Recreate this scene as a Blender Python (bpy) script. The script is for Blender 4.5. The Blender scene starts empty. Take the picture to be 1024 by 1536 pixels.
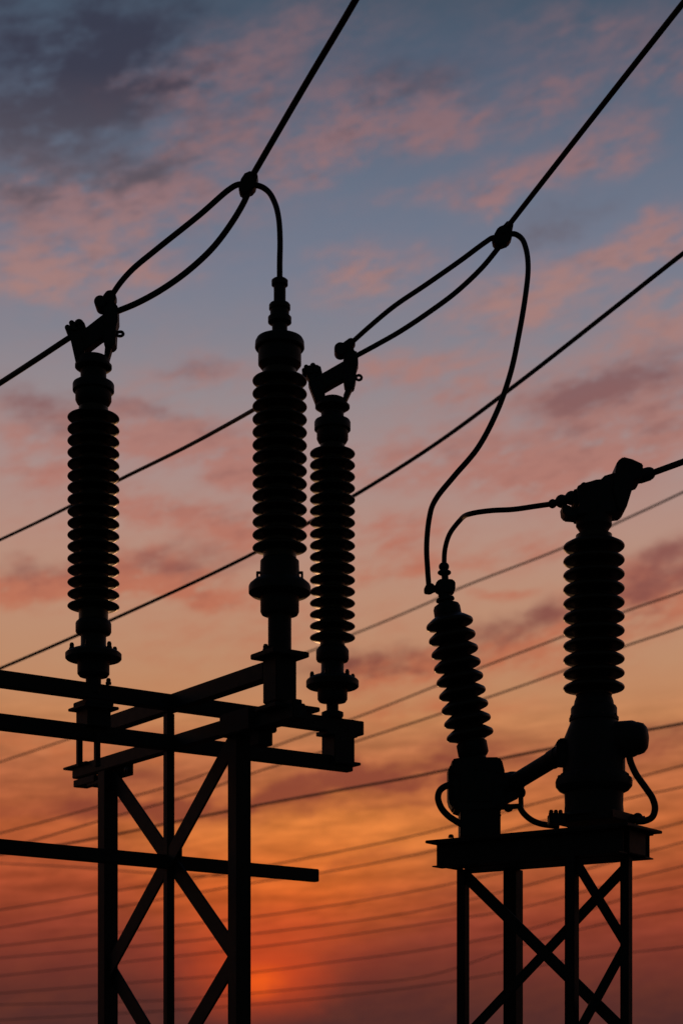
import bpy, bmesh, math, random
from mathutils import Vector, Matrix
random.seed(4)
S = bpy.context.scene
COL = S.collection
F, CX, HZ, EYE = 2610.0, 512.0, 1600.0, 1.6      # focal length (px of the photo), centre column, horizon row, eye height

# ------------------------------------------------------------------ camera
cd = bpy.data.cameras.new('camera')
cam = bpy.data.objects.new('camera', cd); COL.objects.link(cam)
cam.location = (0, 0, EYE); cam.rotation_euler = (math.radians(90), 0, 0)
cd.sensor_fit = 'VERTICAL'; cd.sensor_height = 36; cd.lens = 36*F/1536
cd.shift_y = (HZ-768)/1536
cd.clip_start = .05; cd.clip_end = 5000
cd.dof.use_dof = True; cd.dof.focus_distance = 9.6; cd.dof.aperture_fstop = 2.15
S.camera = cam
S.cycles.max_bounces = 2; S.cycles.diffuse_bounces = 1; S.cycles.glossy_bounces = 1
S.view_settings.view_transform = 'Standard'; S.view_settings.look = 'None'
S.view_settings.exposure = 0; S.view_settings.gamma = 1

# ------------------------------------------------------------------ sky
def lin(c):
    return tuple(((v/255)/12.92 if v/255 <= .04045 else ((v/255+.055)/1.055)**2.4) for v in c) + (1,)
def sky_uv(px, py):                               # a pixel's direction as azimuth / elevation, in hundredths of a px-sized angle
    x, z = (px-CX)/F, (HZ-py)/F
    return math.atan2(x, 1)*F/100, math.atan2(z, math.hypot(x, 1))*F/100
W = bpy.data.worlds.new('World'); S.world = W; W.use_nodes = True
nt = W.node_tree; nt.nodes.clear(); N = nt.nodes; LK = nt.links.new
def nd(t, **k):
    n = N.new(t)
    for a, b in k.items(): setattr(n, a, b)
    return n
def put(sock, v):
    if isinstance(v, bpy.types.NodeSocket): LK(v, sock)
    else: sock.default_value = v
def m(op, a, b=0., c=0., clamp=False):
    n = nd('ShaderNodeMath', operation=op, use_clamp=clamp)
    put(n.inputs[0], a); put(n.inputs[1], b); put(n.inputs[2], c); return n.outputs[0]
def mr(v, a, b, c=0., d=1., smooth=True):
    n = nd('ShaderNodeMapRange', interpolation_type='SMOOTHSTEP' if smooth else 'LINEAR')
    put(n.inputs['Value'], v)
    for i, q in zip(('From Min', 'From Max', 'To Min', 'To Max'), (a, b, c, d)): put(n.inputs[i], q)
    return n.outputs['Result']
def mix(f, a, b):
    n = nd('ShaderNodeMix', data_type='RGBA'); n.clamp_factor = True
    put(n.inputs[0], f); put(n.inputs[6], a); put(n.inputs[7], b); return n.outputs[2]
def scale(c, f):
    n = nd('ShaderNodeVectorMath', operation='SCALE'); put(n.inputs[0], c); put(n.inputs['Scale'], f); return n.outputs[0]
def ramp(v, stops):                               # stops: (photo row, colour)
    ss = sorted((sky_uv(CX, py)[1], c) for py, c in stops)
    lo, hi = ss[0][0], ss[-1][0]
    r = nd('ShaderNodeValToRGB'); cr = r.color_ramp; cr.interpolation = 'B_SPLINE' if len(stops) > 30 else 'LINEAR'
    while len(cr.elements) < len(ss): cr.elements.new(.5)
    for e, (q, c) in zip(cr.elements, ss):
        e.position = (q-lo)/(hi-lo); e.color = lin(c)
    put(r.inputs[0], mr(v, lo, hi, smooth=False)); return r.outputs[0]
tc = nd('ShaderNodeTexCoord')
sep = nd('ShaderNodeSeparateXYZ'); LK(tc.outputs['Generated'], sep.inputs[0])
az = m('MULTIPLY', m('ARCTAN2', sep.outputs[0], sep.outputs[1]), F/100)
el = m('MULTIPLY', m('ARCSINE', sep.outputs[2]), F/100)
uvn = nd('ShaderNodeCombineXYZ'); put(uvn.inputs[0], az); put(uvn.inputs[1], el); UV0 = uvn.outputs[0]
def noise(vec, sc, rot=0., size=(1, 1, 1), detail=6., rough=.58, out='Fac', off=(0, 0, 0)):
    mp = nd('ShaderNodeMapping', vector_type='POINT'); put(mp.inputs['Vector'], vec)
    mp.inputs['Rotation'].default_value = (0, 0, rot); mp.inputs['Location'].default_value = off
    m2 = nd('ShaderNodeMapping', vector_type='POINT'); LK(mp.outputs[0], m2.inputs['Vector']); m2.inputs['Scale'].default_value = size
    n = nd('ShaderNodeTexNoise'); LK(m2.outputs[0], n.inputs['Vector'])
    n.inputs['Scale'].default_value = sc; n.inputs['Detail'].default_value = detail; n.inputs['Roughness'].default_value = rough
    return n.outputs[out]
# wind-warped coordinates so no cloud keeps a clean outline
wv = nd('ShaderNodeVectorMath', operation='SUBTRACT'); LK(noise(UV0, .9, 0, (.7, 1.2, 1), 5, .6, 'Color'), wv.inputs[0]); wv.inputs[1].default_value = (.5, .5, .5)
ws = nd('ShaderNodeVectorMath', operation='MULTIPLY_ADD'); LK(wv.outputs[0], ws.inputs[0]); ws.inputs[1].default_value = (1.5, .95, 0); LK(UV0, ws.inputs[2])
UV = ws.outputs[0]
wm = nd('ShaderNodeVectorMath', operation='MULTIPLY_ADD'); LK(wv.outputs[0], wm.inputs[0]); wm.inputs[1].default_value = (1.2, .45, 0); LK(UV0, wm.inputs[2]); UVS = wm.outputs[0]
def blob(px, py, rx, ry, ang, w, vec=None):
    u, v = sky_uv(px, py)
    mp = nd('ShaderNodeMapping', vector_type='TEXTURE'); put(mp.inputs['Vector'], vec or UV)
    mp.inputs['Location'].default_value = (u, v, 0); mp.inputs['Rotation'].default_value = (0, 0, math.radians(ang))
    mp.inputs['Scale'].default_value = (rx/84, ry/84, 1)
    l = nd('ShaderNodeVectorMath', operation='LENGTH'); LK(mp.outputs[0], l.inputs[0])
    return mr(l.outputs['Value'], 1.35, 0., 0., w)
def field(bl, vec=None):
    t = None
    for b in bl:
        v_ = vec or UV
        if t is not None:                           # evaluate one cloud after another (keeps the shader's working memory small)
            k = nd('ShaderNodeVectorMath', operation='MULTIPLY_ADD'); LK(t, k.inputs[0]); k.inputs[1].default_value = (1e-7, 1e-7, 1e-7); LK(v_, k.inputs[2]); v_ = k.outputs[0]
        q = blob(*b, vec=v_); t = q if t is None else m('ADD', t, q)
    return t
BASE = [(-400, (46, 58, 78)), (0, (70, 86, 104)), (100, (82, 96, 116)), (200, (93, 107, 127)), (300, (106, 116, 135)), (400, (116, 123, 141)),
        (500, (130, 130, 142)), (600, (149, 138, 142)), (700, (168, 142, 138)), (800, (180, 143, 129)), (900, (187, 142, 117)),
        (1000, (190, 140, 106)), (1080, (194, 130, 86)), (1150, (182, 106, 68)), (1240, (182, 92, 51)), (1320, (164, 73, 44)),
        (1390, (140, 60, 43)), (1440, (117, 52, 42)), (1490, (90, 45, 40)), (1540, (74, 42, 41)), (1600, (56, 38, 40)), (2000, (22, 20, 22))]
PINKC = [(0, (118, 100, 110)), (150, (134, 107, 114)), (300, (152, 118, 121)), (450, (166, 128, 124)), (600, (168, 125, 119)), (750, (179, 121, 108)),
         (860, (187, 115, 92)), (1000, (190, 112, 80)), (1150, (196, 108, 64)), (1300, (206, 100, 45))]
DARKC = [(0, (54, 57, 74)), (120, (57, 57, 73)), (280, (90, 83, 93)), (400, (110, 96, 104)), (600, (134, 94, 94)), (750, (138, 92, 86)),
         (860, (136, 82, 76)), (1000, (128, 72, 62)), (1120, (138, 70, 54)), (1250, (140, 66, 46)), (1400, (100, 46, 40))]
PINK = [(420, 60, 200, 50, 10, .3), (760, 60, 260, 50, 5, .12), (250, 330, 180, 60, 5, .2), (180, 520, 260, 60, 0, .1), (850, 540, 240, 60, 10, .3), (140, 760, 240, 60, 0, .22), (450, 700, 200, 60, 0, .18), (700, 780, 240, 60, 5, .15), (420, 960, 240, 50, 4, .3), (265, 130, 150, 35, 8, .8), (330, 215, 130, 42, 20, .75), (470, 240, 100, 35, 25, .8), (160, 310, 150, 40, 5, .8), (20, 270, 60, 40, 0, .5),
        (60, 400, 150, 45, 0, .75), (190, 395, 120, 22, 5, .45), (590, 175, 130, 45, -5, .75), (800, 150, 180, 50, 10, .35), (920, 40, 130, 30, 0, .4),
        (1010, 105, 60, 30, 0, .7), (850, 145, 70, 20, 5, .35), (905, 225, 95, 35, 20, .7), (770, 270, 110, 25, 10, .45), (745, 295, 65, 13, 5, .6),
        (1000, 350, 75, 30, 15, .8), (940, 382, 75, 15, 5, .7), (560, 415, 105, 38, 5, .7), (805, 445, 130, 45, 12, .8), (620, 300, 90, 15, 5, .3),
        (1000, 470, 80, 40, 10, .5), (430, 45, 120, 30, 10, .35), (300, 560, 100, 25, 5, .6), (600, 560, 120, 30, 5, .6), (270, 655, 140, 45, -8, .9),
        (60, 650, 130, 40, -10, .65), (340, 705, 80, 35, -10, .75), (50, 705, 80, 20, 0, .6), (930, 640, 200, 75, 12, 1.), (700, 600, 90, 30, 10, .45),
        (650, 690, 120, 40, 5, .7), (830, 710, 150, 28, 5, .6), (250, 780, 80, 25, -5, .7), (370, 795, 80, 30, 0, .7), (230, 870, 130, 40, 5, 1.),
        (50, 880, 130, 32, 3, 1.), (330, 895, 120, 18, -5, .7), (590, 800, 80, 25, 5, .6), (600, 855, 110, 22, 3, .6), (800, 820, 100, 25, 5, .5),
        (960, 895, 130, 50, 15, 1.), (780, 965, 130, 28, 10, .8), (600, 1020, 120, 30, 5, .8), (860, 1000, 100, 20, 5, .5), (740, 890, 70, 10, 0, .5),
        (150, 1120, 200, 25, 4, .5), (640, 1075, 160, 18, 4, .5)]
DARK = [(120, 95, 120, 60, -12, .85), (60, 165, 130, 50, 0, .65), (205, 75, 80, 45, 0, .5), (40, 20, 100, 50, 0, .3), (110, 120, 270, 160, -15, .55), (230, 5, 120, 40, 0, .6), (60, 225, 120, 55, 0, .5),
        (170, 275, 120, 22, 10, .8), (10, 310, 70, 30, 0, .45), (600, 120, 110, 25, 0, .5), (830, 342, 85, 25, 15, .75), (290, 545, 70, 14, 3, .7),
        (70, 620, 70, 24, -15, .7), (240, 630, 110, 18, -8, .65), (960, 568, 140, 36, 12, .95), (860, 600, 90, 28, 10, .75), (930, 650, 150, 30, 12, .35), (280, 843, 110, 22, 5, .75),
        (50, 847, 100, 18, 3, .85), (365, 780, 70, 18, 0, .5), (990, 855, 95, 36, 20, 1.25), (785, 935, 110, 24, 12, 1.1), (560, 1000, 120, 22, 3, 1.05),
        (450, 1185, 260, 24, 8, 1.1), (640, 1150, 200, 32, 9, 1.), (90, 1195, 160, 45, 0, .75), (980, 1115, 170, 28, 10, .9), (250, 1160, 140, 20, 5, .6), (200, 1212, 220, 15, 3, .6), (520, 1214, 200, 12, 6, .7), (740, 1325, 200, 11, 5, .4), (110, 1105, 170, 15, 4, .5), (560, 1290, 160, 9, 4, .45), (60, 600, 130, 24, -8, .5), (700, 665, 60, 12, 5, .4)]
n1 = noise(UV0, 1.25, math.radians(-10), (.75, 1.6, 1), 7, .6)
n2 = noise(UV0, 3.4, math.radians(-12), (.6, 1.7, 1), 7, .66, off=(3, 7, 0))
nz = mr(m('ADD', m('MULTIPLY', n1, .5), m('MULTIPLY', n2, .5)), .37, .62, 0, 1, False)
base = ramp(el, BASE)
# glow of the low sun behind the haze
for px, py, rx, ry, w, c in ((680, 1230, 400, 100, .4, (214, 128, 68)), (470, 1254, 250, 62, .78, (224, 130, 60)), (420, 1335, 200, 75, .7, (226, 106, 38)), (400, 1410, 110, 60, .55, (214, 84, 34)),
                             (390, 1430, 150, 75, .55, (182, 64, 36)), (385, 1474, 90, 52, .62, (224, 76, 27)), (384, 1474, 36, 24, .7, (250, 96, 26))):
    base = mix(blob(px, py, rx, ry, 0, w, vec=UVS), base, lin(c))
# thin streaks of stratus low over the horizon
st = noise(UV0, 1.6, math.radians(-5), (.55, 3.2, 1), 7, .66, off=(1, 2, 0))
band = mr(el, sky_uv(CX, 1500)[1], sky_uv(CX, 1330)[1])
band = m('MULTIPLY', band, mr(el, sky_uv(CX, 1010)[1], sky_uv(CX, 1160)[1]))
stf = m('ADD', 1., m('MULTIPLY', band, mr(st, .36, .64, -.27, .24, False)))
base = scale(base, stf)
pf = field(PINK)
pk = m('MULTIPLY', m('ADD', pf, .1), m('ADD', .2, m('MULTIPLY', nz, 1.25)))
base = mix(mr(pk, -.02, 1.02, 0, .97), base, ramp(el, PINKC))
nd2 = mr(noise(UV0, 1.5, math.radians(-10), (.7, 1.7, 1), 7, .6, off=(9, 4, 0)), .32, .68, 0, 1, False)
n3 = mr(noise(UV0, 2.3, math.radians(-12), (.6, 1.8, 1), 7, .66, off=(9, 4, 0)), .46, .66, 0, .55, False)
dk = m('ADD', m('MULTIPLY', field(DARK), m('ADD', .3, m('MULTIPLY', nd2, 1.0))), m('MULTIPLY', n3, m('MINIMUM', pf, 1.)))
front = mix(mr(dk, -.06, 1.32, 0, .92), base, ramp(el, DARKC))
SUN_EL, SUN_AZ = math.atan((HZ-1480)/F), math.atan((395-CX)/F)
sky = nd('ShaderNodeTexSky', sky_type='NISHITA'); sky.sun_disc = False
sky.sun_elevation = SUN_EL; sky.sun_rotation = SUN_AZ; sky.dust_density = 3
back = scale(sky.outputs[0], .03)
bf = mr(m('ABSOLUTE', az), 18., 45.)
bg = nd('ShaderNodeBackground'); put(bg.inputs[0], mix(bf, front, back)); bg.inputs[1].default_value = 1.0
wo = nd('ShaderNodeOutputWorld'); LK(bg.outputs[0], wo.inputs[0])

# ------------------------------------------------------------------ sun: low, red, behind the haze
sl = bpy.data.lights.new('sun', 'SUN'); sl.energy = .25; sl.angle = math.radians(.5); sl.color = (1, .5, .22)
so = bpy.data.objects.new('sun', sl); COL.objects.link(so)
so.rotation_euler = Vector((math.sin(SUN_AZ)*math.cos(SUN_EL), math.cos(SUN_AZ)*math.cos(SUN_EL), math.sin(SUN_EL))).to_track_quat('Z', 'Y').to_euler()

# ------------------------------------------------------------------ materials
def mat(name, c1, c2, rough=.6, metal=0., sc=18., bump=.15, coat=0.):
    mt = bpy.data.materials.new(name); mt.use_nodes = True
    t = mt.node_tree; b = t.nodes['Principled BSDF']; b.inputs['Specular IOR Level'].default_value = .3
    tx = t.nodes.new('ShaderNodeTexCoord'); nz_ = t.nodes.new('ShaderNodeTexNoise'); nz_.inputs['Scale'].default_value = sc; nz_.inputs['Detail'].default_value = 8
    t.links.new(tx.outputs['Object'], nz_.inputs['Vector'])
    r = t.nodes.new('ShaderNodeValToRGB'); r.color_ramp.elements[0].position = .35; r.color_ramp.elements[1].position = .68
    r.color_ramp.elements[0].color = (*c1, 1); r.color_ramp.elements[1].color = (*c2, 1)
    t.links.new(nz_.outputs['Fac'], r.inputs[0]); t.links.new(r.outputs[0], b.inputs['Base Color'])
    q = t.nodes.new('ShaderNodeMapRange'); q.inputs[3].default_value = rough-.1; q.inputs[4].default_value = rough+.12
    t.links.new(nz_.outputs['Fac'], q.inputs[0]); t.links.new(q.outputs[0], b.inputs['Roughness'])
    b.inputs['Metallic'].default_value = metal; b.inputs['Coat Weight'].default_value = coat
    bp = t.nodes.new('ShaderNodeBump'); bp.inputs['Strength'].default_value = bump; bp.inputs['Distance'].default_value = .002
    t.links.new(nz_.outputs['Fac'], bp.inputs['Height']); t.links.new(bp.outputs[0], b.inputs['Normal'])
    return mt
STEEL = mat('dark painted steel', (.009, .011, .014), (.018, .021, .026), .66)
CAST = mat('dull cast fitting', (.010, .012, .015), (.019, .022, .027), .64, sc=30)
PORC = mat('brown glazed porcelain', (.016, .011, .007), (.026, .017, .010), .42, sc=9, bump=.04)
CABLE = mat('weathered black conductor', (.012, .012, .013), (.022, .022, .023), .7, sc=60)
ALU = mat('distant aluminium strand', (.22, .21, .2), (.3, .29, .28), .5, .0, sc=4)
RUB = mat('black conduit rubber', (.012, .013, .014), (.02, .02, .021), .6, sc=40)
GRAV = mat('dark gravel', (.03, .029, .027), (.07, .066, .06), .95, sc=9, bump=.6)

# ------------------------------------------------------------------ mesh helpers
def P(px, py, Y):                                  # the point seen at a photo pixel, at depth Y metres
    return Vector(((px-CX)/F*Y, Y, EYE+(HZ-py)/F*Y))
def zat(py, Y): return EYE+(HZ-py)/F*Y
class MB:
    def __init__(s): s.v = []; s.f = []
    def add(s, vs, fs):
        o = len(s.v); s.v += [Vector(v) for v in vs]; s.f += [tuple(i+o for i in f) for f in fs]; return s
    def box(s, c, ax, h):
        c = Vector(c); a, b, d = (Vector(ax[i]).normalized()*h[i] for i in range(3))
        vs = [c+a*i+b*j+d*k for i in (-1, 1) for j in (-1, 1) for k in (-1, 1)]
        fl = [(0, 1, 3, 2), (4, 6, 7, 5), (0, 4, 5, 1), (2, 3, 7, 6), (0, 2, 6, 4), (1, 5, 7, 3)]
        if a.cross(b).dot(d) < 0: fl = [f[::-1] for f in fl]
        return s.add(vs, fl)
    def bar(s, p0, p1, w, h, side=None):           # a rectangular bar: w across, h along 'up'
        p0, p1 = Vector(p0), Vector(p1); d = p1-p0
        sd = Vector(side) if side else d.cross(Vector((0, 0, 1)))
        sd = sd-d.normalized()*sd.dot(d.normalized())
        return s.box((p0+p1)/2, (d, sd, d.cross(sd)), (d.length/2, w/2, h/2))
    def isec(s, p0, p1, w, h, t=.009):              # rolled I-section, web upright
        p0, p1 = Vector(p0), Vector(p1); d = (p1-p0).normalized(); sd = d.cross(Vector((0, 0, 1))).normalized(); up = sd.cross(d)
        pr = [(-w, -h), (w, -h), (w, -h+2*t), (t, -h+2*t+.004), (t, h-2*t-.004), (w, h-2*t), (w, h), (-w, h), (-w, h-2*t), (-t, h-2*t-.004), (-t, -h+2*t+.004), (-w, -h+2*t)]
        vs = [p+sd*(a/2)+up*(b/2) for p in (p0, p1) for a, b in pr]; n = len(pr)
        return s.add(vs, [(i, (i+1) % n, n+(i+1) % n, n+i) for i in range(n)]+[tuple(range(n))[::-1], tuple(range(n, 2*n))])
    def rev(s, prof, o, ax=(0, 0, 1), seg=40):     # prof: (height along ax from o, radius)
        o, ax = Vector(o), Vector(ax).normalized(); a = ax.orthogonal().normalized(); b = ax.cross(a)
        n = len(prof); vs = []
        for h, r in prof:
            r = max(r, .0004)
            vs += [o+ax*h+(a*math.cos(2*math.pi*k/seg)+b*math.sin(2*math.pi*k/seg))*r for k in range(seg)]
        up = prof[-1][0] > prof[0][0]
        fs = []
        for i in range(n-1):
            for k in range(seg):
                q = (i*seg+k, i*seg+(k+1) % seg, (i+1)*seg+(k+1) % seg, (i+1)*seg+k); fs.append(q if up else q[::-1])
        fs.append(tuple(range(seg))[::-1] if up else tuple(range(seg)))
        e = tuple(range((n-1)*seg, n*seg)); fs.append(e if up else e[::-1])
        return s.add(vs, fs)
    def cyl(s, p0, p1, r0, r1=None, seg=20):
        p0, p1 = Vector(p0), Vector(p1); L = (p1-p0).length
        return s.rev([(0, r0), (L, r0 if r1 is None else r1)], p0, p1-p0, seg)
    def ball(s, c, r, sq=1., ax=(0, 0, 1), seg=18):
        n = 9; return s.rev([(-math.cos(math.pi*i/n)*r*sq, math.sin(math.pi*i/n)*r) for i in range(n+1)], c, ax, seg)
    def tube(s, pts, r, seg=10):
        pts = [Vector(p) for p in pts]; n = len(pts); vs = []; up = None
        for i, p in enumerate(pts):
            d = (pts[min(i+1, n-1)]-pts[max(i-1, 0)]).normalized()
            up = d.orthogonal().normalized() if up is None else (up-d*up.dot(d)).normalized()
            b = d.cross(up); rr = r if not callable(r) else r(i/(n-1))
            vs += [p+(up*math.cos(2*math.pi*k/seg)+b*math.sin(2*math.pi*k/seg))*rr for k in range(seg)]
        fs = [(i*seg+k, i*seg+(k+1) % seg, (i+1)*seg+(k+1) % seg, (i+1)*seg+k) for i in range(n-1) for k in range(seg)]
        return s.add(vs, fs+[tuple(range(seg))[::-1], tuple(range((n-1)*seg, n*seg))])
    def prism(s, poly, Y, dep, tilt=0.):            # outline in photo pixels at depth Y, given real thickness dep
        n = len(poly); ar = sum(poly[i][0]*poly[(i+1) % n][1]-poly[(i+1) % n][0]*poly[i][1] for i in range(n))
        if ar > 0: poly = poly[::-1]
        vs = []
        for sgn in (-1, 1):
            for x, y in poly:
                p = P(x, y, Y); vs.append(Vector((p.x, Y+sgn*dep/2, p.z)))
        return s.add(vs, [tuple(range(n)), tuple(range(n, 2*n))[::-1]]+[(i, n+i, n+(i+1) % n, (i+1) % n) for i in range(n)])
    def build(s, name, mt, parent=None, bevel=0., loc=None):
        me = bpy.data.meshes.new(name)
        org = Vector(parent_world(parent)) if parent else Vector(loc or (0, 0, 0))
        me.from_pydata([v-org for v in s.v], [], s.f)
        bm = bmesh.new(); bm.from_mesh(me)
        bmesh.ops.recalc_face_normals(bm, faces=bm.faces)
        if bevel:
            es = [e for e in bm.edges if len(e.link_faces) == 2 and e.calc_face_angle(0) > .6]
            bmesh.ops.bevel(bm, geom=es, offset=bevel, segments=2, affect='EDGES', clamp_overlap=True)
        for f in bm.faces: f.smooth = True
        for e in bm.edges: e.smooth = not (len(e.link_faces) == 2 and e.calc_face_angle(0) > .6)
        bm.to_mesh(me); bm.free()
        me.materials.append(mt)
        o = bpy.data.objects.new(name, me); COL.objects.link(o)
        if parent: o.parent = parent
        else: o.location = org
        return o
def parent_world(o):
    p = Vector(o.location)
    while o.parent: o = o.parent; p = p+Vector(o.location)
    return p
def tag(o, label, cat, group=None, kind=None):
    if label: o['label'] = label
    if cat: o['category'] = cat
    if group: o['group'] = group
    if kind: o['kind'] = kind
    return o
def thing(name, loc, label, cat, group=None):
    o = bpy.data.objects.new(name, None); COL.objects.link(o); o.location = loc; o.empty_display_size = .2
    return tag(o, label, cat, group)
def spline(pts, n=14):                              # Catmull-Rom through points
    pts = [Vector(p) for p in pts]; q = [pts[0]*2-pts[1]]+pts+[pts[-1]*2-pts[-2]]; out = []
    for i in range(1, len(q)-2):
        a, b, c, d = q[i-1:i+3]
        t0 = 0; t1 = t0+max((b-a).length, 1e-6)**.5; t2 = t1+max((c-b).length, 1e-6)**.5; t3 = t2+max((d-c).length, 1e-6)**.5
        for k in range(n):
            t = t1+(t2-t1)*k/n
            A1 = a*((t1-t)/(t1-t0))+b*((t-t0)/(t1-t0)); A2 = b*((t2-t)/(t2-t1))+c*((t-t1)/(t2-t1)); A3 = c*((t3-t)/(t3-t2))+d*((t-t2)/(t3-t2))
            B1 = A1*((t2-t)/(t2-t0))+A2*((t-t0)/(t2-t0)); B2 = A2*((t3-t)/(t3-t1))+A3*((t-t1)/(t3-t1))
            out.append(B1*((t2-t)/(t2-t1))+B2*((t-t1)/(t2-t1)))
    return out+[pts[-1]]
def hexbolt(mb, p, r, h, up=(0, 0, 1)):
    up = Vector(up).normalized(); p = Vector(p)
    mb.rev([(0, r*1.35), (h*.35, r*1.35)], p, up, 12); mb.rev([(h*.35, r*1.15), (h*.8, r*1.15)], p, up, 6); mb.rev([(h*.8, r*.9), (h*.95, r*.85), (h, r*.6)], p, up, 10)
    return mb

# ------------------------------------------------------------------ ground
g = MB(); g.add([(-900, -300, 0), (900, -300, 0), (900, 2500, 0), (-900, 2500, 0)], [(0, 1, 2, 3)])
tag(g.build('ground', GRAV), None, None, None, 'structure')

# ------------------------------------------------------------------ left steel support frame
U = Vector((1.404, 1, 0)).normalized()              # away to the right
V = Vector((-.713, 1, 0)).normalized()              # away to the left
C0 = P(262, 1055, 10.0)
ZA, ZB = C0.z, zat(1115.5, 10.0)
def on(line_o, d, px):                              # the point of a ground-plan line that stands on a photo column
    k = (px-CX)/F; t = (k*line_o.y-line_o.x)/(d.x-k*d.y); return Vector((line_o.x+d.x*t, line_o.y+d.y*t, 0))
def atz(p, z): return Vector((p.x, p.y, z))
UP = Vector((0, 0, 1))
legL, legR, mid = on(C0, V, 162), on(C0, V, 359), on(C0, V, 253.5)
insL, insM, ins3 = on(C0, U, 140.5), on(C0, V, 419.5), on(C0, U, 498.5)
frame = thing('support_frame', atz(mid, 0), 'dark steel lattice frame with crossed top beams carrying three tall insulators', 'steel frame')
for p, top in ((legL, ZB-.05), (legR, ZB-.03)):
    b = MB(); b.box(atz(p, top/2), (U, V, UP), (.0465, .0465, top/2))
    lg = b.build('leg', STEEL, frame, .004)
    b = MB(); b.box(atz(p, .012), (U, V, UP), (.12, .12, .012)); b.build('base_plate', STEEL, lg)
b = MB(); b.box(atz(mid, (ZA-.05)/2), (U, V, UP), (.0245, .0245, (ZA-.05)/2)); b.build('centre_post', STEEL, frame, .003)
def ubeam(nm, z, x0, x1, w, h, d=U, o=C0, ln=None):
    a, c = on(o, d, x0), on(o, d, x1); b = MB()
    b.bar(atz(a, z), atz(c, z), w, h); return b.build(nm, STEEL, frame, .004)
ubeam('upper_beam', ZA, -420, 541, .07, .086)
ubeam('lower_beam', ZB, -420, 525, .066, .084)
ubeam('upper_cross_beam', ZA+.002, 158, 402, .068, .092, V)
ubeam('lower_cross_beam', ZB+.001, 115, 446, .062, .080, V)
b = MB()                                            # pointed end plate of the lower cross beam
e = on(C0, V, 100); b.box(atz(on(C0, V, 122), ZB+.034), (V, U, UP), (.155, .05, .0075)); b.build('end_plate', STEEL, frame, .003)
b = MB(); b.box(atz(on(C0, V, 136), ZB-.08), (V, U, UP), (.14, .048, .0215)); b.build('head_plate', STEEL, frame, .003)
b = MB(); b.box(atz(on(C0, V, 150), ZB-.108), (V, U, UP), (.09, .044, .012)); b.build('head_plate', STEEL, frame, .003)
b = MB(); b.box(atz(on(C0, V, 170), zat(1154, legL.y))+Vector((V.y, -V.x, 0))*.052, (V, UP, U), (.15, .06, .006)); b.build('gusset_plate', STEEL, frame, .002)
b = MB(); hexbolt(b, atz(on(C0, V, 190), ZB-.062)+Vector((.01, -.06, -.02)), .016, .05, (.5, -.8, -.2)); b.build('bolt', STEEL, frame)
b = MB(); b.box(atz(on(C0, V, 372), ZB-.012), (V, U, UP), (.15, .09, .06)); b.build('cap_block', STEEL, frame, .006)
b = MB(); b.box(atz(on(C0, V, 415), ZB-.034), (V, U, UP), (.22, .045, .03)); b.build('packer', STEEL, frame, .004)
b = MB(); p_ = on(C0, V, 392); b.box(atz(p_, zat(1109, p_.y)), (U, V, UP), (.044, .044, .036)); b.build('bracket_block', STEEL, frame, .003)
eo = atz(mid, 0)-Vector((V.y, -V.x, 0))*.055
ed = Vector((1.171, 1, 0)).normalized()
a, c = on(eo, ed, -420), on(eo, ed, 475); ze = zat(1293, mid.y)
b = MB(); b.bar(atz(a, ze), atz(c, ze), .05, .078); b.build('tie_beam', STEEL, frame, .004)
znode = [zat(1150, legL.y)-.06, zat(1457, legL.y), zat(1457, legL.y)-1.22]
znode.append(.02)
nV = Vector((V.y, -V.x, 0))
for k in range(3):
    zt, zb = znode[k], znode[k+1]
    for p, q, s_ in ((legL, legR, 1), (legR, legL, -1)):
        b = MB(); d0 = (q-p).normalized()*.03
        b.bar(atz(p+d0, zt)+nV*.014*s_, atz(q-d0, zb)+nV*.014*s_, .014, .104, nV); b.build('diagonal_brace', STEEL, frame, .002)
b = MB(); b.box(atz(mid, (znode[0]+znode[1])/2)+nV*.034, (V, UP, nV), (.085, .085, .006)); b.build('gusset_plate', STEEL, frame, .002)
# short stools under the left insulator: between the lower beam and the end plate
for px in (119.5, 146):
    b = MB(); pt = on(insL, V, px); z0, z1_ = zat(1150, pt.y), ZB; b.box(atz(pt, (z0+z1_)/2), (U, V, UP), (.0145, .0145, (z1_-z0)/2)); b.build('stool_post', STEEL, frame, .002)

# ------------------------------------------------------------------ insulator columns
def lathe_px(mb, prof, pos, cx=None, seg=44):       # profile in photo rows and px radii at the column's own depth
    Y = pos.y; mb.rev([(zat(py, Y), r*Y/F) for py, r in prof][::-1], (pos.x, pos.y, 0), UP, seg); return mb
def sheds_px(y0, y1, n, r, core, top, bot, fat=1.):
    pr = [(top, core)]; pit = (y1-y0)/(n-1)
    for i in range(n):
        y = y0+pit*i
        t = min(pit, r*.5)*fat; d = r-core
        pr += [(y-t*k1, core+d*k2) for k1, k2 in ((.44, .0), (.40, .10), (.31, .40), (.20, .70), (.12, .91), (.06, .98), (0, 1.), (-.06, .98), (-.11, .91), (-.15, .70), (-.20, .40), (-.27, .12), (-.31, .0))]
    return pr+[(bot, core)]
def parts_bolts(parent, pos, rpx, ytop, ybot, nb, rb, ph=0.):
    Y = pos.y
    for k in range(nb):
        a = ph+2*math.pi*k/nb; c = Vector((pos.x+math.cos(a)*rpx*Y/F, pos.y+math.sin(a)*rpx*Y/F, zat(ybot, Y)))
        hexbolt(MB(), c, rb*Y/F, (ybot-ytop)*Y/F).build('bolt', CAST, parent)

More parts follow.
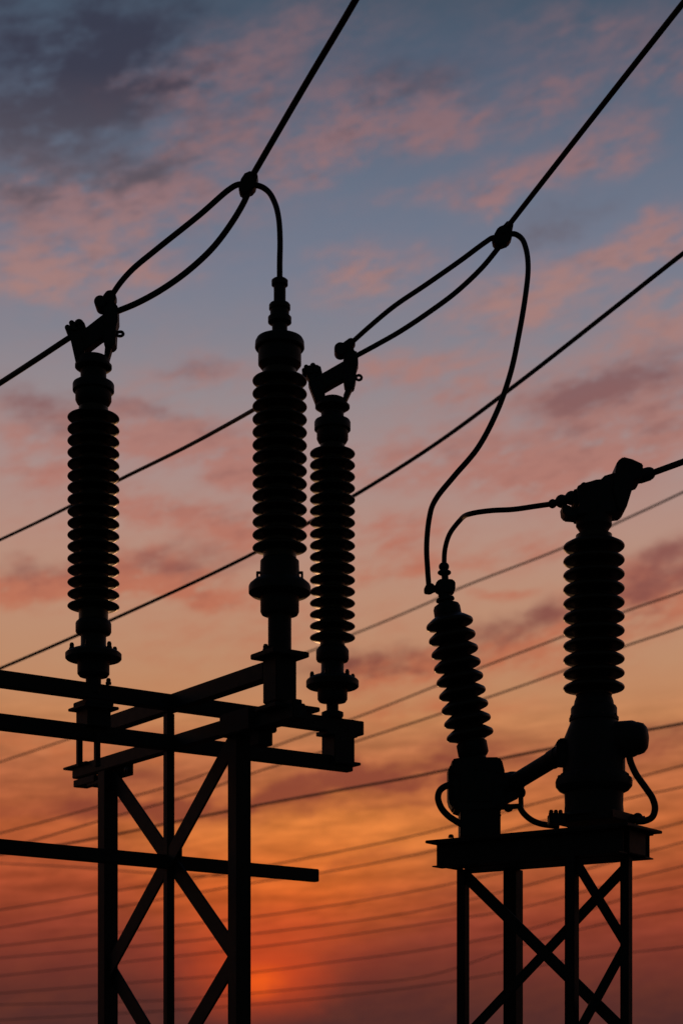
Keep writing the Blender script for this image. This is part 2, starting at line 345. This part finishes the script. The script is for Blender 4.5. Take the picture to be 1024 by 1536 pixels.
# --- left post insulator
tl = thing('post_insulator', atz(insL, ZA), 'post insulator at far left of the lattice frame with slanting clamp arm on top', 'insulator', 'ribbed post insulators with clamp arms')
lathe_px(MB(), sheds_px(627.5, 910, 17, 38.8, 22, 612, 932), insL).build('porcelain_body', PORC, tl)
lathe_px(MB(), [(536, 0), (536, 20), (538.5, 24), (546, 24.5), (547, 26), (548, 27.5), (552, 27.5), (554, 25), (556, 19.3), (572.5, 19.3), (573, 26), (575.5, 30), (577.5, 31), (587, 31), (588, 30), (588.6, 27), (601, 27), (606, 24.5), (612, 18)], insL).build('top_cap', CAST, tl)
lathe_px(MB(), [(930, 22), (934, 26), (936, 26.7), (948, 26.7), (951, 25), (952, 19), (968, 19), (974, 22), (975, 32), (979, 40), (981, 42), (988, 42), (990, 40), (991, 24), (1011, 24), (1015, 21), (1016, 11.5), (1040, 11.5)], insL).build('base_flange', CAST, tl)
parts_bolts(tl, insL, 33, 967, 979, 6, 3.2, .4)
b = MB(); b.box(atz(insL, zat(1064, insL.y)), (U, V, UP), (.105, .105, .008)); b.box(atz(insL, zat(1057, insL.y)), (U, V, UP), (.085, .08, .012)); b.build('mounting_plate', STEEL, tl, .003)
b = MB(); b.box(atz(insL, zat(1079, insL.y)), (U, V, UP), (.072, .072, .05)); b.build('pedestal', STEEL, tl, .004)
b = MB(); hexbolt(b, atz(insL, 0)+U*.07+V*-.045+UP*(ZA+.043), .012, .035); b.build('bolt', CAST, tl)
def poly(of, sc, pts): return [(of[0]+x/sc, of[1]+y/sc) for x, y in pts]
z1 = lambda pts: poly((60, 400), 5.12, pts)
z3 = lambda pts: poly((440, 490), 7.314, pts)
def px2(of, sc, x, y): return (of[0]+x/sc, of[1]+y/sc)
YL, Y3 = insL.y, ins3.y
b = MB()
b.prism(z1([(238, 560), (262, 545), (345, 500), (497, 382), (560, 372), (600, 400), (596, 470), (560, 520), (472, 572), (420, 612), (352, 664), (300, 650)]), YL, .075)
b.prism(z1([(236, 545), (330, 545), (352, 665), (340, 760), (284, 760)]), YL, .094)
b.prism(z1([(492, 330), (580, 300), (604, 345), (606, 440), (592, 480), (586, 615), (556, 640), (502, 628), (492, 560), (500, 380)]), YL, .086)
b.prism(z1([(506, 620), (556, 632), (524, 745), (496, 745), (500, 690)]), YL, .06)
arm = b.build('clamp_arm', CAST, tl, .004)
b = MB(); q = lambda x, y: P(*px2((60, 400), 5.12, x, y), YL)
b.cyl(q(472, 294)+Vector((0, -.05, 0)), q(472, 294)+Vector((0, .05, 0)), 9.2*YL/F, seg=24)
b.prism(z1([(488, 240), (520, 200), (560, 194), (588, 225), (588, 260), (575, 290), (605, 320), (600, 352), (500, 372)]), YL, .062)
b.build('wire_clamp', CAST, tl, .004)
b = MB()
for x, y, r in ((222, 490, 4.2), (254, 456, 4.2), (310, 462, 7.2), (330, 470, 5), (275, 480, 6.5)): b.cyl(q(x, y)+Vector((0, -.045, 0)), q(x, y)+Vector((0, .045, 0)), r*YL/F, seg=16)
b.prism(z1([(235, 480), (345, 465), (354, 500), (300, 560), (236, 550)]), YL, .07)
b.build('wire_clamp', CAST, tl, .003)
b = MB(); c_ = q(616, 517); rr = 4.2*YL/F
b.tube([c_+Vector((math.cos(t)*rr*1.15, math.sin(t)*.008, math.sin(t)*rr)) for t in [2*math.pi*k/20 for k in range(21)]], .0085, 8); b.cyl(q(575, 497), q(600, 505), .006); b.build('eye_ring', CAST, tl)

# --- right-hand post insulator of the frame
t3 = thing('post_insulator', atz(ins3, ZA), 'slimmer post insulator on the right end of the upper beam, slanting clamp arm on top', 'insulator', 'ribbed post insulators with clamp arms')
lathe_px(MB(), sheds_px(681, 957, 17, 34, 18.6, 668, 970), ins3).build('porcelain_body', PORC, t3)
lathe_px(MB(), [(597, 0), (597, 14), (599, 18), (606, 19), (607, 24), (609, 26), (612, 26), (614, 23), (616, 20), (619, 17), (629, 17), (629.5, 22), (631.5, 26), (634, 27.2), (645, 27.2), (646, 26), (646.6, 23.6), (659, 23.6), (664, 21), (669, 16)], ins3).build('top_cap', CAST, t3)
lathe_px(MB(), [(969, 19), (974, 23.5), (977, 24.6), (989, 24.6), (992, 23), (993, 17), (1008, 17), (1013, 20), (1015, 30), (1020, 38), (1022, 39.5), (1030, 39.5), (1032, 37), (1033, 22.5), (1049, 22.5), (1053, 20), (1054, 9), (1070, 9)], ins3).build('base_flange', CAST, t3)
parts_bolts(t3, ins3, 31.5, 1009, 1022, 6, 2.9, .25)
lathe_px(MB(), [(1067, 12), (1069, 16.5), (1074, 16.5), (1078, 14)], ins3).build('foot_nut', CAST, t3)
b = MB(); p_ = on(C0, U, 507)
b.box(atz(p_, zat(1126, p_.y)), (U, V, UP), (.076, .07, .09)); b.build('pedestal', STEEL, t3, .004)
b = MB(); b.box(atz(p_, zat(1103, p_.y))-V*.0+U*-.01, (U, V, UP), (.115, .06, .012)); b.build('mounting_plate', STEEL, t3, .003)
b = MB(); b.box(atz(p_, zat(1145, p_.y))+U*.03, (U, V, UP), (.1, .06, .009)); b.build('mounting_plate', STEEL, t3, .003)
b = MB(); q = lambda x, y: P(*px2((440, 490), 7.314, x, y), Y3)
b.prism(z3([(165, 632), (200, 600), (315, 536), (548, 402), (620, 380), (690, 400), (690, 480), (640, 545), (546, 596), (430, 662), (345, 712), (250, 730)]), Y3, .075)
b.prism(z3([(162, 632), (300, 600), (345, 712), (352, 850), (240, 840)]), Y3, .094)
b.prism(z3([(552, 360), (690, 290), (708, 350), (710, 430), (690, 485), (684, 600), (664, 682), (640, 696), (578, 690), (560, 676), (548, 598), (545, 400)]), Y3, .086)
b.prism(z3([(584, 680), (645, 690), (572, 845), (540, 850), (548, 765)]), Y3, .06)
b.build('clamp_arm', CAST, t3, .004)
b = MB(); b.cyl(q(515, 268)+Vector((0, -.045, 0)), q(515, 268)+Vector((0, .045, 0)), 9.3*Y3/F, seg=24)
b.prism(z3([(535, 200), (620, 140), (672, 150), (680, 195), (650, 238), (672, 290), (712, 310), (700, 350), (555, 372), (545, 330)]), Y3, .062); b.build('wire_clamp', CAST, t3, .004)
b = MB()
for x, y, r in ((118, 505, 3.4), (142, 470, 3.6), (215, 455, 4.2), (180, 500, 6), (250, 490, 6)): b.cyl(q(x, y)+Vector((0, -.045, 0)), q(x, y)+Vector((0, .045, 0)), r*Y3/F, seg=16)
b.prism(z3([(128, 470), (175, 445), (298, 455), (318, 535), (180, 612), (150, 570)]), Y3, .07); b.build('wire_clamp', CAST, t3, .003)
b = MB(); c_ = q(716, 560); rr = 4.2*Y3/F
b.tube([c_+Vector((math.cos(t)*rr, math.sin(t)*.008, math.sin(t)*rr*1.05)) for t in [2*math.pi*k/20 for k in range(21)]], .0085, 8); b.cyl(q(670, 560), q(690, 562), .006); b.build('eye_ring', CAST, t3)

# --- middle bushing
tm = thing('cable_bushing', atz(insM, ZB+.05), 'tallest ribbed bushing in the middle, a looped cable entering its stepped top', 'insulator')
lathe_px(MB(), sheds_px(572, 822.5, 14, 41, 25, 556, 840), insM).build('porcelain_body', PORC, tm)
lathe_px(MB(), [(419, 0), (419, 10), (421, 12.3), (428, 12.3), (430, 9), (454, 9), (456, 14.5), (458, 16), (464, 16), (466, 14.2), (473, 14.2), (476.5, 17.6), (484, 17.6), (488, 11.5), (506, 11.5)], insM).build('terminal_stud', CAST, tm)
lathe_px(MB(), [(505, 12), (506, 28), (509, 34.5), (513, 36.6), (522, 37.2), (524, 36), (524.5, 32.3), (547, 32.3), (554, 27), (560, 21)], insM).build('top_cap', CAST, tm)
lathe_px(MB(), [(838, 25), (841, 28), (842, 29), (858, 29.5), (868, 30), (871, 38), (877, 45), (880, 46.5), (890, 46.5), (893, 43), (896, 29), (918, 29), (922, 27), (923, 17.5), (982, 17.5)], insM).build('base_flange', CAST, tm)
for sx in (-1, 1):
    b = MB(); yy = insM.y
    for py, hh, w in ((867, .03, .006),): b.box(P(419.5+sx*33.5, 866, yy), ((1, 0, 0), (0, 1, 0), UP), (.006, .012, .028))
    b.box(P(419.5+sx*30.5, 859, yy), ((1, 0, 0), (0, 1, 0), UP), (.016, .012, .005)); b.build('lug', CAST, tm, .002)
b = MB(); b.box(atz(insM, zat(984, insM.y)), (U, V, UP), (.112, .112, .014)); b.build('mounting_plate', STEEL, tm, .004)
b = MB(); hexbolt(b, P(398.5, 979, insM.y-.02), .013, .045); b.build('bolt', CAST, tm)
b = MB(); b.box(atz(insM, (zat(986, insM.y)+ZB+.045)/2), (U, V, UP), (.0645, .0645, (zat(986, insM.y)-ZB-.045)/2)); b.build('pedestal', STEEL, tm, .005)
b = MB(); b.box(atz(insM, ZB+.015)+Vector((.04, .01, 0)), (U, V, UP), (.14, .1, .012)); b.build('foot_plate', STEEL, tm, .004)
for d in (.09, .13):
    hexbolt(MB(), atz(insM, ZB+.026)+U*d-V*.02, .014, .03).build('bolt', CAST, tm)

# ------------------------------------------------------------------ right steel platform
NP = P(940, 1233, 8.9); ZD = NP.z
pL = Vector((-1.376, 1, 0)).normalized(); qR = Vector((1, 1.376, 0)).normalized()
LEN, WID = 1.234, .41
def deck(a, w, z): return Vector((NP.x, NP.y, 0))+pL*LEN*a+qR*WID*w+UP*z
plat = thing('steel_platform', deck(.5, .5, 0), 'dark steel platform on four braced legs under the right-hand equipment', 'platform')
b = MB(); b.box(deck(.5, .5, ZD-.008), (pL, qR, UP), (LEN/2, WID/2, .008)); b.build('deck_plate', STEEL, plat, .003)
for w in (.13, .87):
    b = MB(); b.isec(deck(.04, w, ZD-.083), deck(.965, w, ZD-.083), .1, .134, .007); b.build('deck_beam', STEEL, plat, .0015)
for a in (.045, .96):
    b = MB(); b.box(deck(a, .5, ZD-.083), (pL, qR, UP), (.012, WID*.37-.055, .06)); b.build('end_beam', STEEL, plat, .003)
b = MB(); b.box(deck(.5, .5, ZD-.145), (pL, qR, UP), (LEN*.38, WID*.2, .006)); b.build('under_plate', STEEL, plat, .002)
ZL = ZD-.152
def legpos(px, w):
    return on(deck(0, w, 0), pL, px)
Ls = {694: (.5, .0265), 769: (.93, .041), 857: (.07, .0285), 938.5: (.5, .0245)}
LP = {}
for px, (w, h) in Ls.items():
    p = legpos(px, w); LP[px] = p
    b = MB(); b.box(atz(p, ZL/2), (pL, qR, UP), (h, h, ZL/2)); lg = b.build('leg', STEEL, plat, .003)
    b = MB(); b.box(atz(p, .012), (pL, qR, UP), (.1, .1, .012)); b.build('base_plate', STEEL, lg)
def brace(p, q, py0, py1, w, off):
    d = (q-p).normalized(); n = Vector((d.y, -d.x, 0)); b = MB()
    b.bar(atz(p, zat(py0, p.y))+n*off, atz(q, zat(py1, q.y))+n*off, .01, w, n); b.build('diagonal_brace', STEEL, plat, .002)
A, B_, C_, D_ = LP[694], LP[769], LP[857], LP[938.5]
for k in range(2):
    brace(A, D_, 1309+k*238, 1549+k*238, .066, .008+.001*k); brace(D_, A, 1299+k*238, 1558+k*238, .056, .009+.001*k)
for y0 in (1284, 1532):
    brace(C_, D_, y0, y0+134, .05, .012); brace(D_, C_, y0+134, y0+284, .05, .013)

# ------------------------------------------------------------------ right column: breaker pole with hooded terminal
pr_ = deck(.2, .5, 0); pc = on(deck(0, .5, 0), pL, 890); YC = pc.y
tr = thing('breaker_pole', atz(pc, ZD), 'thick upright ribbed pole on the right platform with hooded terminal and round side housing', 'insulator')
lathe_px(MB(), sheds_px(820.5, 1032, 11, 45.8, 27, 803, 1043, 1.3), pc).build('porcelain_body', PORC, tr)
lathe_px(MB(), [(768, 26.5), (789, 26.8), (793, 24), (797, 21.6), (806, 21.6), (809, 25)], pc).build('neck', CAST, tr)
z2 = lambda pts: poly((800, 660), 4.571, pts)
q = lambda x, y: P(*px2((800, 660), 4.571, x, y), YC)
b = MB()
b.prism(z2([(282, 352), (318, 332), (372, 318), (410, 306), (452, 303), (460, 282), (540, 258), (560, 300), (600, 400), (614, 500), (590, 520), (530, 528), (282, 545), (300, 470)]), YC, .17)
b.prism(z2([(186, 466), (232, 462), (245, 474), (275, 488), (306, 470), (320, 520), (300, 549), (214, 542), (192, 515)]), YC, .1)
b.prism(z2([(262, 362), (280, 350), (320, 352), (330, 455), (300, 452), (275, 460), (262, 440)]), YC, .09)
b.build('terminal_head', CAST, tr, .005)
b = MB(); b.prism(z2([(538, 262), (548, 200), (562, 180), (592, 158), (655, 174), (728, 208), (722, 296), (666, 316), (648, 396), (616, 500), (560, 520), (520, 380)]), YC, .2); b.build('terminal_hood', CAST, tr, .005)
b = MB(); b.cyl(q(640, 262), q(728, 250), 11.5*YC/F, 10*YC/F, 24); b.cyl(q(726, 250), q(792, 231), 10.6*YC/F, 10*YC/F, 24); b.ball(q(790, 231), 9.6*YC/F); b.build('terminal_nozzle', CAST, tr)
b = MB(); b.ball(q(128, 437), 6.8*YC/F); b.cyl(q(128, 436), q(190, 420), 5*YC/F); b.ball(q(190, 420), 9.8*YC/F); b.cyl(q(190, 420), q(258, 396), 7*YC/F); b.ball(q(258, 398), 10.5*YC/F); b.cyl(q(258, 396), q(310, 390), 9.5*YC/F); b.build('cable_lug', CAST, tr)
b = MB(); b.ball(q(343, 318), 5.6*YC/F, 1.1); b.build('bolt', CAST, tr)
lathe_px(MB(), [(1040, 24.6), (1044, 26), (1052, 29), (1058, 30), (1060, 33), (1063, 34.5), (1073, 34.5), (1076, 35.5), (1077, 37), (1081, 37), (1082, 35), (1086, 36), (1112, 46.5), (1160, 46.5), (1161, 50), (1166, 52), (1168, 56), (1173, 57.5), (1180, 57), (1186, 52), (1190, 44), (1208, 43.5), (1220, 44.5), (1226, 50)], pc).build('base_tank', CAST, tr)
for k in range(8):
    a_ = math.pi*2*k/8+.2; hexbolt(MB(), Vector((pc.x+math.cos(a_)*54*YC/F, pc.y+math.sin(a_)*54*YC/F, zat(1169, YC)-.004)), .009, .02).build('flange_bolt', CAST, tr)
    hexbolt(MB(), Vector((pc.x+math.cos(a_)*35.5*YC/F, pc.y+math.sin(a_)*35.5*YC/F, zat(1077, YC)-.004)), .006, .016).build('flange_bolt', CAST, tr)
hd = Vector((.93, -.36, 0)).normalized(); hz = P(892, 1112, YC); rr = 27.5*YC/F
b = MB(); L_ = .232
b.rev([(0, rr), (L_*.86, rr*.99), (L_*.93, rr*.93), (L_*.94, rr*.9), (L_, rr*.88), (L_+.025, rr*.8), (L_+.042, rr*.6), (L_+.05, rr*.25), (L_+.051, 0)], hz, hd, 36); b.build('side_housing', CAST, tr)
b = MB(); b.prism([(832, 1117), (836, 1110), (846, 1109), (850, 1150), (836, 1149), (833, 1140)], YC, .1); b.build('link_socket', CAST, tr, .006)
b = MB(); b.box(P(890, 1229, YC), (pL, qR, UP), (.185, .15, .024)); b.build('foot_flange', CAST, tr, .006)
for x in (826, 833, 840):
    b = MB(); hexbolt(b, P(x, 1222, YC-.02), .01, .026); b.build('bolt', CAST, tr)
b = MB(); b.box(P(834, 1229, YC-.04), ((1, 0, 0), (0, 1, 0), UP), (.043, .05, .026)); b.build('foot_lug', CAST, tr, .004)
b = MB(); b.ball(P(955.5, 1227, YC-.03), 8*YC/F); b.cyl(P(945, 1230, YC-.03), P(966, 1230, YC-.03), .022); b.build('cable_gland', CAST, tr)
b = MB(); yb = YC-.07
b.tube(spline([P(x, y, yb) for x, y in ((943, 1134), (945, 1143), (953, 1161), (967, 1181), (978, 1198), (981.5, 1213), (977, 1226), (965, 1231.5), (952, 1232))]), 5.1*yb/F, 12); b.build('conduit', RUB, tr)

# ------------------------------------------------------------------ tilted insulator on its gearbox
pt = on(deck(0, .5, 0), pL, 712); YT = pt.y
tt = thing('tilted_insulator', atz(pt, ZD), 'leaning ribbed insulator on a blocky gearbox at the platform\'s left end', 'insulator')
top_p, bot_p = P(664.7, 885, YT), P(710.5, 1136, YT)
axd = (bot_p-top_p).normalized()
k_ = YT/F/math.cos(math.atan2(30.4, 166.5))         # photo rows -> metres along the leaning axis
def lean(prof, seg=44): return MB().rev([((y-885)*k_, r*YT/F) for y, r in prof], top_p, axd, seg)
lean(sheds_px(936, 1102.5, 9, 35.6, 20.5, 924, 1116, 1.6)).build('porcelain_body', PORC, tt)
lean([(886, 9), (896, 9.5), (897, 13), (899, 14), (901, 14), (903, 11), (905, 11), (906, 15), (908, 18.5), (912, 20.3), (926, 20.5), (929, 20)]).build('top_cap', CAST, tt)
b = MB(); yy = YT
b.rev([(-.0, 8.*YT/F), (.0, 8*YT/F)], P(666, 872, YT), UP, 4) if False else None
b.prism([(652, 886), (652, 878), (657, 872), (663, 871), (674, 871.5), (679, 872), (682, 877), (682, 886), (678, 891), (660, 891)], YT, .09)
b.cyl(P(667.5, 872, YT), P(666.3, 858, YT), 5.2*YT/F); b.build('terminal_clamp', CAST, tt, .005)
b = MB(); b.ball(P(666, 859, YT), 10.4*YT/F, .45); b.ball(P(665.4, 850, YT), 8*YT/F, .85); b.build('cable_lug', CAST, tt)
b = MB(); b.prism([(636, 890), (635.5, 884), (639, 877), (649, 876), (651, 880), (655, 879), (655, 887), (650, 888), (645, 891)], YT, .045); b.build('side_terminal', CAST, tt, .004)
lean([(1113, 21), (1115, 23), (1131, 23), (1134, 21), (1137, 18), (1146, 18)]).build('lower_collar', CAST, tt)
b = MB()
b.prism([(676, 1143), (690, 1140.5), (745, 1140), (750, 1144), (754, 1160), (754, 1212), (748, 1218), (690, 1221), (678, 1217), (676, 1180)], YT, .2)
b.prism([(671, 1154), (676, 1150), (700, 1150), (700, 1214), (678, 1216), (673, 1208), (671, 1200)], YT, .15)
gb = b.build('gearbox', CAST, tt, .008)
b = MB(); b.box(P(718.3, 1234, YT), ((1, 0, 0), (0, 1, 0), UP), (30*YT/F, .09, 24*YT/F)); b.build('gearbox_foot', CAST, tt, .005)
b = MB(); b.ball(P(768, 1176, YT-.03), 19*YT/F); b.cyl(P(745, 1180, YT-.03), P(766, 1176, YT-.03), 20*YT/F, 18*YT/F, 24); b.prism([(745, 1165), (770, 1168), (782, 1182), (778, 1196), (758, 1206), (745, 1210)], YT-.03, .1); b.build('elbow_joint', CAST, tt, .006)
b = MB(); b.ball(P(782, 1189, YT-.05), 6*YT/F, 1.3); b.cyl(P(772, 1190, YT-.05), P(782, 1190, YT-.05), 5*YT/F); b.cyl(P(780.5, 1192, YT-.05), P(781, 1211, YT-.05), 3.8*YT/F); b.ball(P(762, 1212, YT-.05), 7*YT/F, .9); b.cyl(P(750, 1211, YT-.05), P(782, 1209, YT-.05), 4*YT/F); b.build('valve', CAST, tt)
for x_, y_ in ((682, 1158), (682, 1204), (746, 1156), (746, 1206), (714, 1152)): MB().cyl(P(x_, y_, YT-.095), P(x_, y_, YT-.118), .009, .008, 6).build('screw', CAST, tt)
b = MB(); b.prism([(689, 1160), (738, 1160), (738, 1202), (689, 1202)], YT-.105, .012); b.build('cover_plate', CAST, tt, .003)
b = MB(); b.ball(P(749, 1223, YT-.06), 2.2*YT/F); b.build('bolt', CAST, tt)
b = MB(); yb = YT-.06
b.tube(spline([P(x, y, yb) for x, y in ((684, 1176), (671, 1178), (660, 1185), (656.5, 1196), (661, 1211), (671, 1223), (684, 1232), (694, 1238))]), 5*yb/F, 12); b.build('conduit', RUB, tt)
b = MB(); b.tube(spline([P(x, y, yb) for x, y in ((777, 1207), (784, 1219), (795, 1229), (808, 1235), (824, 1238), (838, 1239))]), 4.6*yb/F, 12); b.build('conduit', RUB, tt)
b = MB(); hexbolt(b, P(676, 1256.5, YT-.1), .012, .018); b.build('bolt', CAST, tt)

b = MB(); p0, p1 = P(766, 1177, YT-.04), P(845, 1129, YC-.03)
b.cyl(p0, p1, 12.8*YT/F, 12.8*YT/F, 24); b.cyl(p0+(p1-p0)*.78, p0+(p1-p0)*.92, 14*YT/F, 14*YT/F, 24)
tag(b.build('link_tube', CAST, None, 0, p0), 'thick dark tube slanting up from the gearbox to the upright pole', 'tube')

# ------------------------------------------------------------------ conductors
def cable(name, pts, r, label, cat='cable', group=None, mt=CABLE, n=16, seg=12):
    b = MB(); w = [P(*p) for p in pts]; b.tube(spline(w, n), r, seg)
    return tag(b.build(name, mt, None, 0, w[0]), label, cat, group)
K1, K2 = 9.42, 9.9
def rpx(px, Y): return px*Y/F
ins_y = insM.y
G = 'cables of the left clamp'
cable('overhead_conductor', [(376, 268, K1), (455, 132, 8.9), (533, 0, 8.45), (640, -190, 7.9), (800, -480, 7.2)], rpx(4.9, 9), 'heavy cable rising from the left clamp to the photo\'s top edge', 'cable', 'overhead conductors')
cable('jumper_cable', [(372, 277, K1), (357, 277, K1), (344, 284, K1+.02), (300, 322, K1+.08), (235, 374, K1+.17), (199, 404, K1+.22), (181, 424, YL-.03), (166, 446, YL)], rpx(4.3, 9.5), 'upper, straighter cable from the left clamp down to the left insulator\'s arm', 'cable', 'jumper cables')
cable('jumper_cable', [(376, 280, K1), (365, 305, K1), (345, 338, K1+.03), (318, 373, K1+.08), (280, 408, K1+.12), (240, 436, K1+.17), (205, 455, K1+.22), (176, 467, YL)], rpx(4.5, 9.5), 'lower, sagging cable from the left clamp down to the left insulator\'s arm', 'cable', 'jumper cables')
cable('jumper_cable', [(376, 277, K1), (389, 279, K1), (402, 287, K1-.04), (412, 304, K1-.1), (418, 328, K1-.18), (420, 360, K1-.25), (419.5, 395, ins_y), (419.5, 422, ins_y)], rpx(4.3, 9.3), 'cable bending from the left clamp straight down into the tallest bushing', 'cable', 'jumper cables')
cable('overhead_conductor', [(122, 496, YL), (104, 507, YL), (60, 536, YL+.15), (0, 575, YL+.5), (-80, 626, YL+1), (-260, 736, YL+2.2)], rpx(4.2, 9.8), 'cable sloping down from the left insulator\'s arm to the photo\'s left edge', 'cable', 'overhead conductors')
cable('overhead_conductor', [(757, 345, K2), (820, 264, 9.5), (920, 136, 8.9), (1024, 4, 8.4), (1150, -156, 7.9), (1400, -470, 7.2)], rpx(4.4, 9), 'heavy cable rising from the right clamp to the photo\'s top right corner', 'cable', 'overhead conductors')
cable('jumper_cable', [(752, 356, K2), (738, 357, K2), (728, 363, K2+.03), (690, 391, K2+.15), (640, 426, K2+.3), (590, 460, K2+.5), (555, 489, K2+.62), (526, 515, Y3)], rpx(3.9, 10), 'upper cable from the right clamp down to the slimmer insulator\'s arm', 'cable', 'jumper cables')
cable('jumper_cable', [(756, 360, K2), (746, 373, K2), (722, 402, K2+.1), (685, 437, K2+.2), (645, 467, K2+.35), (600, 497, K2+.5), (565, 517, K2+.62), (530, 536, Y3)], rpx(3.9, 10), 'lower, sagging cable from the right clamp down to the slimmer insulator\'s arm', 'cable', 'jumper cables')
cable('jumper_cable', [(758, 352, K2), (771, 351, K2), (781, 357, K2-.02), (788, 372, K2-.08), (791.5, 400, K2-.18), (788, 440, K2-.3), (778, 500, K2-.4), (765, 560, K2-.45), (745, 617, K2-.47), (716, 672, K2-.48), (680, 715, K2-.48), (655, 746, K2-.45), (643, 780, YT+.05), (639.5, 820, YT+.02), (641, 855, YT), (643, 882, YT)], rpx(4.2, 9.5), 'long S-curved cable dropping from the right clamp to the leaning insulator\'s left side', 'cable', 'jumper cables')
cable('jumper_cable', [(830, 755.5, YC), (805, 759, YC), (770, 764, YC+.05), (735, 766, YC+.1), (708, 770, YC+.15), (688, 782, YT), (674, 801, YT), (667, 824, YT), (665.5, 850, YT)], rpx(3.9, 9.3), 'cable arching from the hooded terminal into the top of the leaning insulator', 'cable', 'jumper cables')
cable('overhead_conductor', [(968, 713, YC), (990, 705, YC-.02), (1024, 692.5, YC-.1), (1100, 663, YC-.3), (1300, 585, YC-.7)], rpx(4.8, 9), 'short thick cable leaving the hooded terminal for the photo\'s right edge', 'cable', 'overhead conductors')
cable('overhead_conductor', [(1300, 176, 10.5), (1140, 293, 11.4), (1024, 380, 12.2), (900, 478, 12.9), (780, 572, 13.6), (650, 668, 14.6), (530, 744, 15.4), (380, 830, 16.5), (165, 931, 18), (0, 1003, 19.2), (-250, 1105, 21)], 0.0165, 'long thin line crossing behind all insulators, the lowest of the black wires', 'cable', 'overhead conductors')
cable('overhead_conductor', [(464, 564, Y3), (452, 572, Y3+.2), (420, 591, 11.2), (380, 615, 11.8), (280, 670, 13.2), (175, 722, 14.6), (100, 762, 15.6), (0, 810, 17), (-250, 925, 20)], .0145, 'thin line from the slimmer insulator\'s arm passing behind the left insulator', 'cable', 'overhead conductors')

def clamp(y, lumps, pr, label):
    c0 = P(*lumps[0][:2], y); t = thing('cable_clamp', c0, label, 'clamp', 'cable clamps')
    b = MB(); b.prism(pr, y, .07); b.build('clamp_body', CAST, t, .006)
    for x, yy, r in lumps:
        b = MB(); b.ball(P(x, yy, y), r*y/F, 1.15, (0, 1, 0)); b.build('clamp_bolt', CAST, t)
z2c = lambda pts: poly((330, 220), 6.024, pts)
clamp(K1, [(372, 270, 9), (381, 267, 6), (366, 285, 8), (375, 280, 8.5)], z2c([(192, 315), (225, 265), (270, 245), (335, 255), (344, 290), (330, 340), (320, 385), (290, 420), (225, 445), (185, 440), (168, 390)]), 'knobbly dark clamp joining four cables, higher and left of the two')
z6c = lambda pts: poly((700, 300), 7.314, pts)
clamp(K2, [(753, 353, 9), (762, 341, 6.5), (745, 362, 8), (757, 360, 7.5)], z6c([(295, 395), (335, 325), (395, 300), (440, 250), (498, 265), (505, 310), (485, 350), (490, 430), (450, 490), (380, 515), (310, 518), (275, 470)]), 'knobbly dark clamp joining four cables, lower and right of the two')

# ------------------------------------------------------------------ distant overhead lines
def far(pts, Y0, Y1, r, label):
    (x0, y0), (x1, y1) = pts[0], pts[-1]
    sl0 = (pts[1][1]-y0)/(pts[1][0]-x0); sl1 = (y1-pts[-2][1])/(x1-pts[-2][0])
    full = [(x0-400, y0-400*sl0*.9)]+pts+([(x1+400, y1+400*sl1*1.08)] if x1 > 900 else [])
    xs = [p[0] for p in full]
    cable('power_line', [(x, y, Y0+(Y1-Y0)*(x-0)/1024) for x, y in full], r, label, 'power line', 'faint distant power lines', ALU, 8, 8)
far([(0, 1143), (300, 1039), (533, 950), (640, 905), (690, 882), (843, 822), (930, 782), (1024, 738)], 52, 38, 0.025, 'faint line highest of the distant ones, just under the hooded terminal')
far([(0, 1250), (147, 1210), (300, 1164), (410, 1120), (540, 1074), (725, 1000), (835, 958), (935, 918), (1024, 887)], 56, 42, 0.025, 'faint line second from the top among the distant ones')
far([(0, 1275), (147, 1232), (300, 1188), (378, 1160), (540, 1110), (735, 1045), (850, 1004), (935, 970), (1024, 940)], 56, 42, 0.025, 'faint line third from the top among the distant ones')
far([(0, 1282), (147, 1257), (262, 1233), (376, 1210), (500, 1187), (620, 1165), (755, 1137), (835, 1121), (970, 1095), (1024, 1085)], 50, 40, 0.032, 'darkest of the distant lines, crossing behind the gearbox of the leaning insulator')
far([(0, 1365), (150, 1340), (376, 1303), (500, 1279), (640, 1249), (800, 1206), (920, 1175), (1024, 1148)], 70, 55, 0.025, 'distant line meeting the left edge of the platform deck')
far([(0, 1392), (376, 1325), (500, 1306), (640, 1278), (820, 1230), (940, 1198), (1024, 1180)], 72, 56, 0.025, 'distant line passing just under the tie beam\'s free end')
far([(0, 1419), (250, 1390), (376, 1376), (500, 1358), (640, 1333), (800, 1297), (940, 1255), (1024, 1233)], 80, 62, 0.025, 'distant line seventh from the top, behind the platform beam')
far([(0, 1437), (250, 1415), (376, 1401), (500, 1386), (640, 1364), (850, 1312), (950, 1283), (1024, 1263)], 82, 64, 0.025, 'distant line eighth from the top, behind the platform legs')
far([(0, 1464), (250, 1436), (376, 1422), (500, 1406), (640, 1385), (780, 1362), (945, 1318), (1024, 1299)], 84, 66, 0.025, 'distant line ninth from the top, under the platform beam\'s right end')
far([(0, 1490), (147, 1478), (376, 1459), (500, 1443), (640, 1424), (800, 1392), (945, 1345), (1024, 1329)], 88, 68, 0.025, 'distant line third from the bottom, crossing the setting sun\'s glow')
far([(0, 1507), (250, 1500), (376, 1490), (500, 1478), (640, 1464), (800, 1412), (950, 1376), (1024, 1364)], 90, 70, 0.025, 'distant line second from the bottom, brushing the sun\'s lower edge')
far([(0, 1530), (376, 1507), (640, 1478), (870, 1438), (1024, 1420)], 92, 72, 0.025, 'lowest of the distant lines, across the dark haze')
far([(0, 1295), (100, 1300), (170, 1305), (250, 1311), (340, 1314), (420, 1313)], 78, 64, 0.025, 'distant line sagging the other way just below the tie beam at left')
